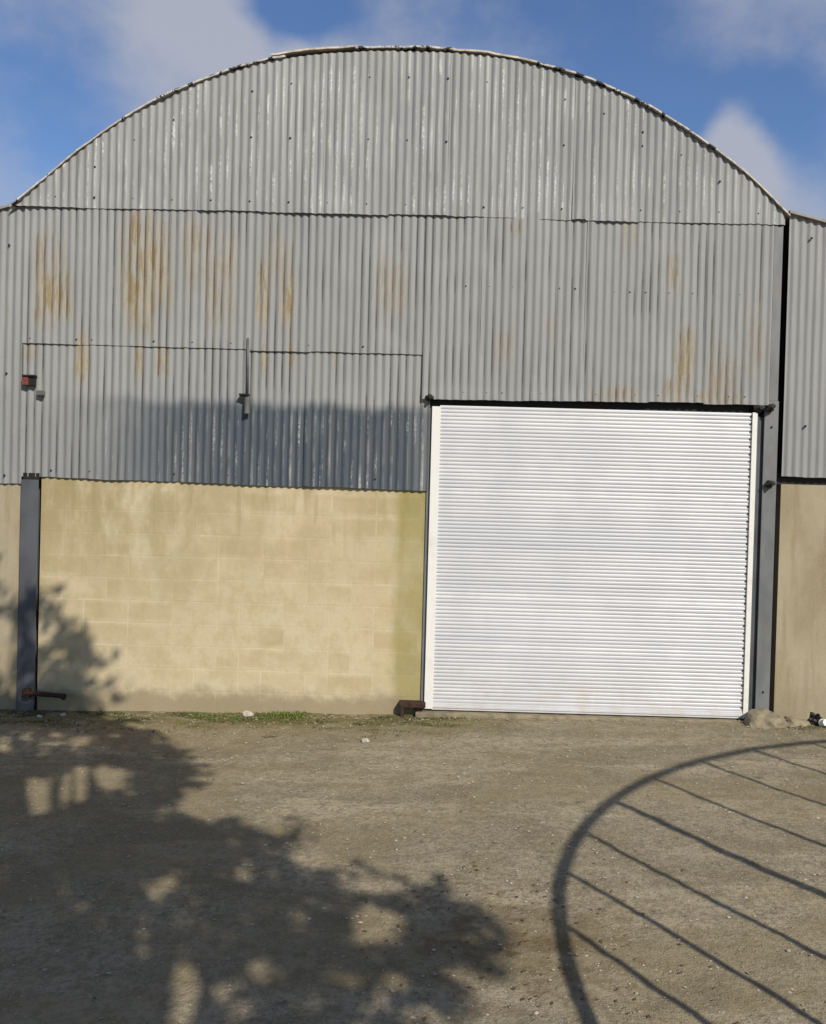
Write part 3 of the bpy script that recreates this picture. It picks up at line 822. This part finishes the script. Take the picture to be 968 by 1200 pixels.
for n in ns:
    h = hs+math.sqrt(max(0, RAD**2-(n-NC)**2))/cot
    bm = bmesh.new(); bm_tube(bm, [fp(n, -.1), fp(n, h*.5), fp(n, h-.02)], .036 if abs(n-.093) < .01 else .021, 8)
    bm_obj('upright_bar', bm, M['frame'], fr, True)

# a broadleaf tree; its crown is thinned where the photograph's shade shows sun patches
CAMR = cam_o.matrix_world.to_3x3(); CAMP = cam_o.matrix_world.translation
def gpt(px, py):
    v = CAMR @ Vector(((px-484)/1000, -(py-600)/1000, -1)); k = -CAMP.z/v.z
    p = CAMP+v*k
    if p.y > 0:                                             # lands on the wall: follow the sun ray on to the ground plane
        k = -CAMP.y/v.y; w = CAMP+v*k; p = Vector((w.x, 0, 0))+sa*(w.z*cot)
    return Vector((p.x, p.y))
def wpt(px, py):
    v = CAMR @ Vector(((px-484)/1000, -(py-600)/1000, -1)); k = -CAMP.y/v.y; w = CAMP+v*k
    p = Vector((w.x, 0, 0))+sa*(max(0, w.z)*cot); return Vector((p.x, p.y))
POLY = [wpt(-60, 640), wpt(0, 690), wpt(18, 655), wpt(40, 690), wpt(62, 705), wpt(75, 735), wpt(88, 728), wpt(96, 756), wpt(114, 750), wpt(98, 782),
        wpt(108, 800), wpt(122, 800), wpt(104, 822), gpt(150, 848), gpt(205, 862), gpt(222, 915), gpt(190, 935), gpt(180, 952), gpt(250, 958), gpt(300, 962),
        gpt(338, 995), gpt(322, 1008), gpt(395, 1022), gpt(412, 1050), gpt(440, 1075), gpt(468, 1062), gpt(462, 1045), gpt(500, 1062), gpt(512, 1038), gpt(570, 1092), gpt(562, 1128),
        gpt(515, 1118), gpt(512, 1148), gpt(556, 1172), gpt(520, 1180), gpt(545, 1260), gpt(470, 1400), Vector((-1.2, -7.2)), Vector((-2.6, -7.4)), Vector((-4.4, -6.6)), Vector((-6.0, -4.8)),
        Vector((-6.9, -2.5)), Vector((-7.0, -.3)), Vector((-6.4, 1.2))]
GAPS = [(30, 935, 30, 12, .9), (60, 925, 36, 15, .95), (110, 908, 40, 13, .9), (140, 912, 20, 9, .8), (42, 1038, 27, 20, .8), (30, 1060, 20, 16, .6), (112, 1092, 20, 26, 1.0), (146, 1092, 15, 20, .9),
        (172, 1040, 17, 14, .75), (206, 1036, 16, 11, .75), (10, 1112, 14, 12, .6), (282, 1022, 20, 11, .45), (232, 1175, 22, 20, .85), (225, 1140, 28, 14, .6), (312, 1138, 18, 16, .5), (415, 1148, 34, 14, .55),
        (205, 1100, 12, 20, .5), (70, 1018, 14, 8, .5), (355, 1066, 26, 8, .3), (440, 1085, 26, 16, .95), (5, 760, 14, 30, .9), (30, 810, 10, 14, .3), (10, 870, 10, 6, .5), (75, 862, 30, 6, .35)]
def inpoly(p):
    c = False; n = len(POLY)
    for i in range(n):
        a, b = POLY[i], POLY[i-1]
        if (a.y > p.y) != (b.y > p.y) and p.x < (b.x-a.x)*(p.y-a.y)/(b.y-a.y)+a.x: c = not c
    return c
CAMI = cam_o.matrix_world.inverted()
def proj(x, y):                                             # where a shadow point shows
    z = 0.0
    if y > 0:
        k = y/sa.y; x -= sa.x*k; y = 0; z = k/cot
    v = CAMI @ Vector((x, y, z))
    if v.z > -.1: return None
    return 484+1000*v.x/-v.z, 600-1000*v.y/-v.z
def blocked(p):
    q = proj(p.x+.09*nz(p.x*5, p.y*5, 3)+.05*nz(p.x*13, p.y*13, 6), p.y+.12*nz(p.x*5, p.y*5, 17)+.06*nz(p.x*13, p.y*13, 8))
    if q is None: return False
    for gx, gy, rx, ry, a in GAPS:
        e = ((q[0]-gx)/(rx*1.25))**2+((q[1]-gy)/(ry*1.3))**2
        if e < 1.15 and random.random() < (.25+.75*a)*(1.3-e*.55): return True
    return False
def build_tree():
    xs = [p.x for p in POLY]; ys = [p.y for p in POLY]
    V, F = [], []; twigs = []
    cen = Vector((-2.9, -2.6))
    sprays = 0; tries = 0
    while sprays < 5800 and tries < 60000:
        tries += 1
        s = Vector((random.uniform(min(xs), max(xs)), random.uniform(min(ys), max(ys))))
        if not inpoly(s): continue
        sprays += 1
        if nz(s.x*1.5, s.y*1.5, 11)+.6*nz(s.x*3.4, s.y*3.4, 5) < -.17 and random.random() < .85: continue
        d = (s-cen).length
        h = random.uniform(4.6, 6.2)+.28*(s.y+6)
        base = Vector((s.x, s.y, 0))+(to_sun/to_sun.z)*h
        th = math.atan2(s.y-cen.y, s.x-cen.x)+random.gauss(0, .8)
        dr = Vector((math.cos(th), math.sin(th), random.gauss(.05, .3))).normalized()
        ln = random.uniform(.30, .62); wob = random.uniform(.018, .045)
        if blocked(s): continue
        nl = random.randint(10, 16)
        for k in range(nl):
            f = k/nl
            c = base+dr*(ln*(f-.72))+Vector((random.gauss(0, wob), random.gauss(0, wob), random.gauss(0, wob)-.10*f*f))
            sh = c-(to_sun/to_sun.z)*c.z; sp = Vector((sh.x, sh.y))
            if blocked(sp): continue
            u = (dr*.9+Vector((random.gauss(0, .5), random.gauss(0, .5), random.gauss(0, .4)))).normalized()
            w = u.cross(Vector((random.gauss(0, 1), random.gauss(0, 1), random.gauss(0, 1)))).normalized()
            L, W = random.uniform(.05, .095), random.uniform(.020, .036)
            b = len(V)
            V += [c-u*L, c+w*W-u*L*.2, c+w*W*.7+u*L*.5, c+u*L, c-w*W*.7+u*L*.5, c-w*W-u*L*.2]
            F.append((b, b+1, b+2, b+3, b+4, b+5))
        if sprays % 30 == 0: twigs.append(base)
    root = Vector((2.4, -12.6, 0))
    t = empty('tree', root); tag(t, 'broadleaf tree behind the photographer whose shade falls on the left of the yard', 'tree')
    link('crown', mesh('crown', V, F), M['leaf'], t)
    bm = bmesh.new()
    cc = sum(twigs, Vector())/len(twigs)
    fork = Vector((1.9, -11.3, 3.4))
    bm_tube(bm, [root-Vector((0, 0, .3)), root+Vector((0, .05, .6)), root.lerp(fork, .5)+Vector((.1, 0, .2)), fork], [.34, .25, .2, .17], 10)
    for q in twigs:
        m1 = fork.lerp(q, .4)+Vector((random.gauss(0, .2), random.gauss(0, .2), .35)); m2 = fork.lerp(q, .75)+Vector((0, 0, .2))
        bm_tube(bm, [fork, m1, m2, q], [.07, .04, .025, .008], 6)
    bm_obj('trunk', bm, M['bark'], t, True)
build_tree()
